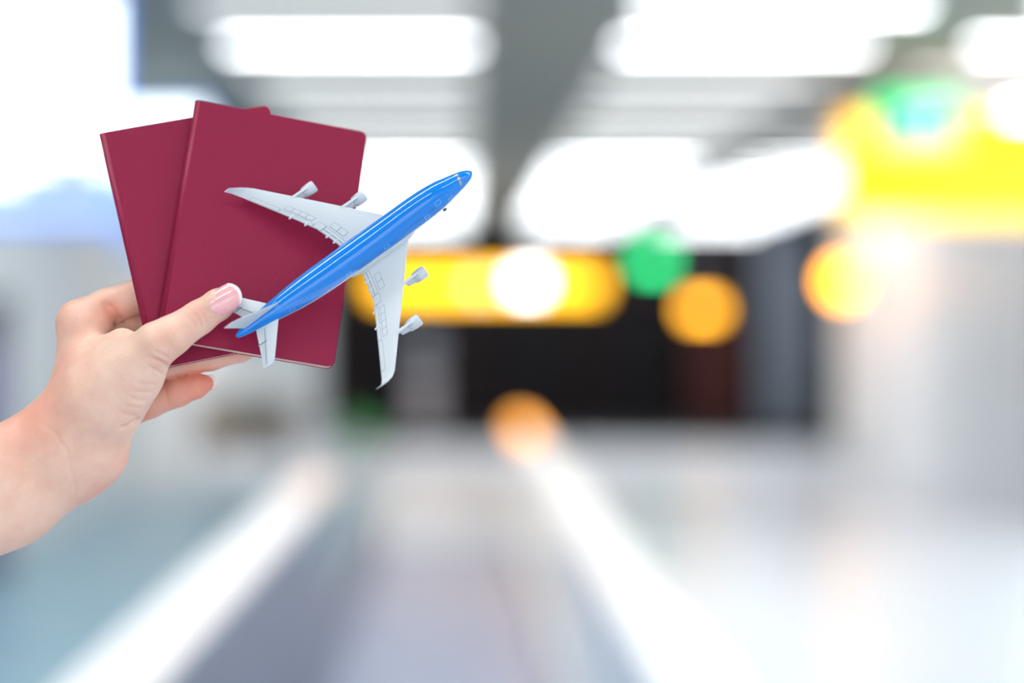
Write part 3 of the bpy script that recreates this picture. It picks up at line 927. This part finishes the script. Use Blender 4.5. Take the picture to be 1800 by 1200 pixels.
# tendon / vein ridges at the wrist
for pts, dp, sg in (([(30, 838), (80, 800), (130, 762), (190, 735)], -.35, 7.0), ([(10, 880), (70, 845), (125, 800)], -.25, 6.0), ([(60, 905), (120, 850), (165, 815)], -.2, 6.0)):
    disp += relief(pts, dp, sg)
HV = HV + HN * (1.4 * disp)[:, None]
HN = normals(HV)
# skin tint: warmer at knuckles, finger ends and wrist back; little finger also gets painted red light off the passport
tint = np.zeros(len(HV))
for (u, v, w, r, k) in ((112, 545, -8, 34, .55), (196, 548, -5, 22, .6), (250, 528, -13, 30, .35), (110, 650, 0, 50, .35), (60, 720, 15, 60, .3), (120, 705, 12, 55, .2), (362, 672, -8, 24, 1.0), (318, 687, -9, 30, .95),
                        (345, 552, 30, 22, .3), (290, 600, 30, 30, .25), (390, 560, 20, 20, .5), (250, 725, -10, 24, .7), (225, 800, 5, 26, .45), (190, 850, 5, 40, .3), (430, 620, -10, 40, .5), (20, 760, 20, 60, .25)):
    tint += k * np.exp(-((HV - HP(u, v, w)) ** 2).sum(1) / (2 * RR(r) ** 2))
tint = np.clip(tint, 0, 1.2)
c0, c1 = np.array(lin(246, 212, 192)[:3]), np.array(lin(242, 158, 136)[:3])
rgb = c0 + (c1 - c0) * tint[:, None]
hm = bpy.data.meshes.new('person')
HW = HV * 0.001 + np.array([0, 0, EYE])
base = HP(60, 830, 10) * 0.001 + np.array([0, 0, EYE])
HL = HW - base
hm.vertices.add(len(HL)); hm.vertices.foreach_set('co', HL.astype(np.float32).ravel())
hm.loops.add(HF.size); hm.loops.foreach_set('vertex_index', HF.astype(np.int32).ravel())
hm.polygons.add(len(HF)); hm.polygons.foreach_set('loop_start', np.arange(0, HF.size, 4, dtype=np.int32))
hm.polygons.foreach_set('use_smooth', np.ones(len(HF), bool))
hm.update(calc_edges=True); hm.validate()
ca = hm.color_attributes.new('skin_tint', 'FLOAT_COLOR', 'POINT')
ca.data.foreach_set('color', np.concatenate([np.clip(rgb, 0, 1), np.ones((len(rgb), 1))], 1).astype(np.float32).ravel())
M_skin = mat('skin', lin(236, 198, 176), 0.48, 0.4)
nt = M_skin.node_tree; P_ = nt.nodes['Principled BSDF']
at_n = nt.nodes.new('ShaderNodeAttribute'); at_n.attribute_name = 'skin_tint'
tc = nt.nodes.new('ShaderNodeTexCoord')
n1 = nt.nodes.new('ShaderNodeTexNoise'); n1.inputs['Scale'].default_value = 90; n1.inputs['Detail'].default_value = 5
nt.links.new(tc.outputs['Object'], n1.inputs['Vector'])
mx = nt.nodes.new('ShaderNodeMix'); mx.data_type = 'RGBA'; mx.blend_type = 'MULTIPLY'
rp = nt.nodes.new('ShaderNodeValToRGB')
rp.color_ramp.elements[0].position = 0.3; rp.color_ramp.elements[0].color = (0.93, 0.84, 0.82, 1)
rp.color_ramp.elements[1].position = 0.7; rp.color_ramp.elements[1].color = (1, 1, 1, 1)
nt.links.new(n1.outputs['Fac'], rp.inputs[0])
mx.inputs[0].default_value = 1.0
nt.links.new(at_n.outputs['Color'], mx.inputs[6]); nt.links.new(rp.outputs[0], mx.inputs[7])
nt.links.new(mx.outputs[2], P_.inputs['Base Color'])
P_.inputs['Subsurface Weight'].default_value = 0.25
P_.inputs['Subsurface Radius'].default_value = (1.0, 0.35, 0.2)
P_.inputs['Subsurface Scale'].default_value = 0.003
v1 = nt.nodes.new('ShaderNodeTexVoronoi'); v1.inputs['Scale'].default_value = 900
nt.links.new(tc.outputs['Object'], v1.inputs['Vector'])
bp = nt.nodes.new('ShaderNodeBump'); bp.inputs['Strength'].default_value = 0.22; bp.inputs['Distance'].default_value = 0.0004
nt.links.new(v1.outputs['Distance'], bp.inputs['Height']); nt.links.new(bp.outputs['Normal'], P_.inputs['Normal'])
hm.materials.append(M_skin)
person = link('person', hm, None, tuple(base))
tag(person, 'bare forearm and hand holding two passports and a toy airplane', 'person')

# nails
M_nail = mat('pink_nail_polish', lin(250, 186, 190), 0.12, 0.5, coat=0.7)
M_tip = mat('white_nail_tip', lin(252, 246, 244), 0.15, 0.5, coat=0.5)
def nail(c, ax, nrm, length, width, curve, label, tipfrac=0.84):
    """curved nail plate: c centre, ax towards the finger end, nrm outwards (mm)"""
    ax = Vector(ax).normalized(); nrm = Vector(nrm); nrm = (nrm - ax * nrm.dot(ax)).normalized()
    sd = ax.cross(nrm)
    NU, NV = 18, 14
    def P(s, t, out):
        # s 0..1 along, t -1..1 across; rounded at both ends
        e = 2 * s - 1
        wid = width / 2 * (1 - 0.10 * abs(e) ** 2)
        xx = length * (s - 0.5) + (0.16 * length * (1 - t * t) - 0.16 * length) * (1 if s > .5 else -1) * min(1, abs(e) * 1.2)
        y = t * wid
        z = -(curve - math.sqrt(max(curve ** 2 - y * y, 0))) - 0.045 * length * (e ** 2) + out
        q = Vector(c) + ax * xx + sd * y + nrm * z
        return q * 0.001 + Vector((0, 0, EYE)) - Vector(base)
    def patch(s0, s1, nm, m, par, lift):
        top = [[P(s0 + (s1 - s0) * i / NU, -1 + 2 * j / NV, lift) for j in range(NV + 1)] for i in range(NU + 1)]
        bot = [[P(s0 + (s1 - s0) * i / NU, -1 + 2 * j / NV, lift - 0.55) for j in range(NV + 1)] for i in range(NU + 1)]
        rings = [a + b[::-1] for a, b in zip(top, bot)]
        v, f = loft(rings)
        me = mesh(nm, v, f, m, True); fix_normals(me)
        ob = link(nm, me, par)
        mo = ob.modifiers.new('edge', 'EDGE_SPLIT'); mo.split_angle = 0.8
        return ob
    a = patch(0, tipfrac, 'nail', M_nail, person, 0.0)
    a['label'] = label
    b = patch(tipfrac, 1.0, 'nail_tip', M_tip, a, 0.02)
    return a
tA, tB = Vector(HP(358, 553, 20)), Vector(HP(404, 522, 19))
ax = (tB - tA).normalized() + Vector((0, 0.13, 0))
cN = Vector(HP(399, 524.5, 21.5)) + Vector((0, -1, 0)) * RR(26.5)
nail(cN, ax, (0.10, -1, 0.14), RR(60), RR(47), 7.6, 'glossy pink thumbnail with a white tip', 0.9)
cN = Vector(HP(370.5, 669.5, -9.8))
nail(cN, (0.93, 0.10, 0.22), (-0.05, 1, 0.30), RR(25), RR(28), 4.6, 'pink little-finger nail with a white rim', 0.4)
bpy.context.view_layer.update()
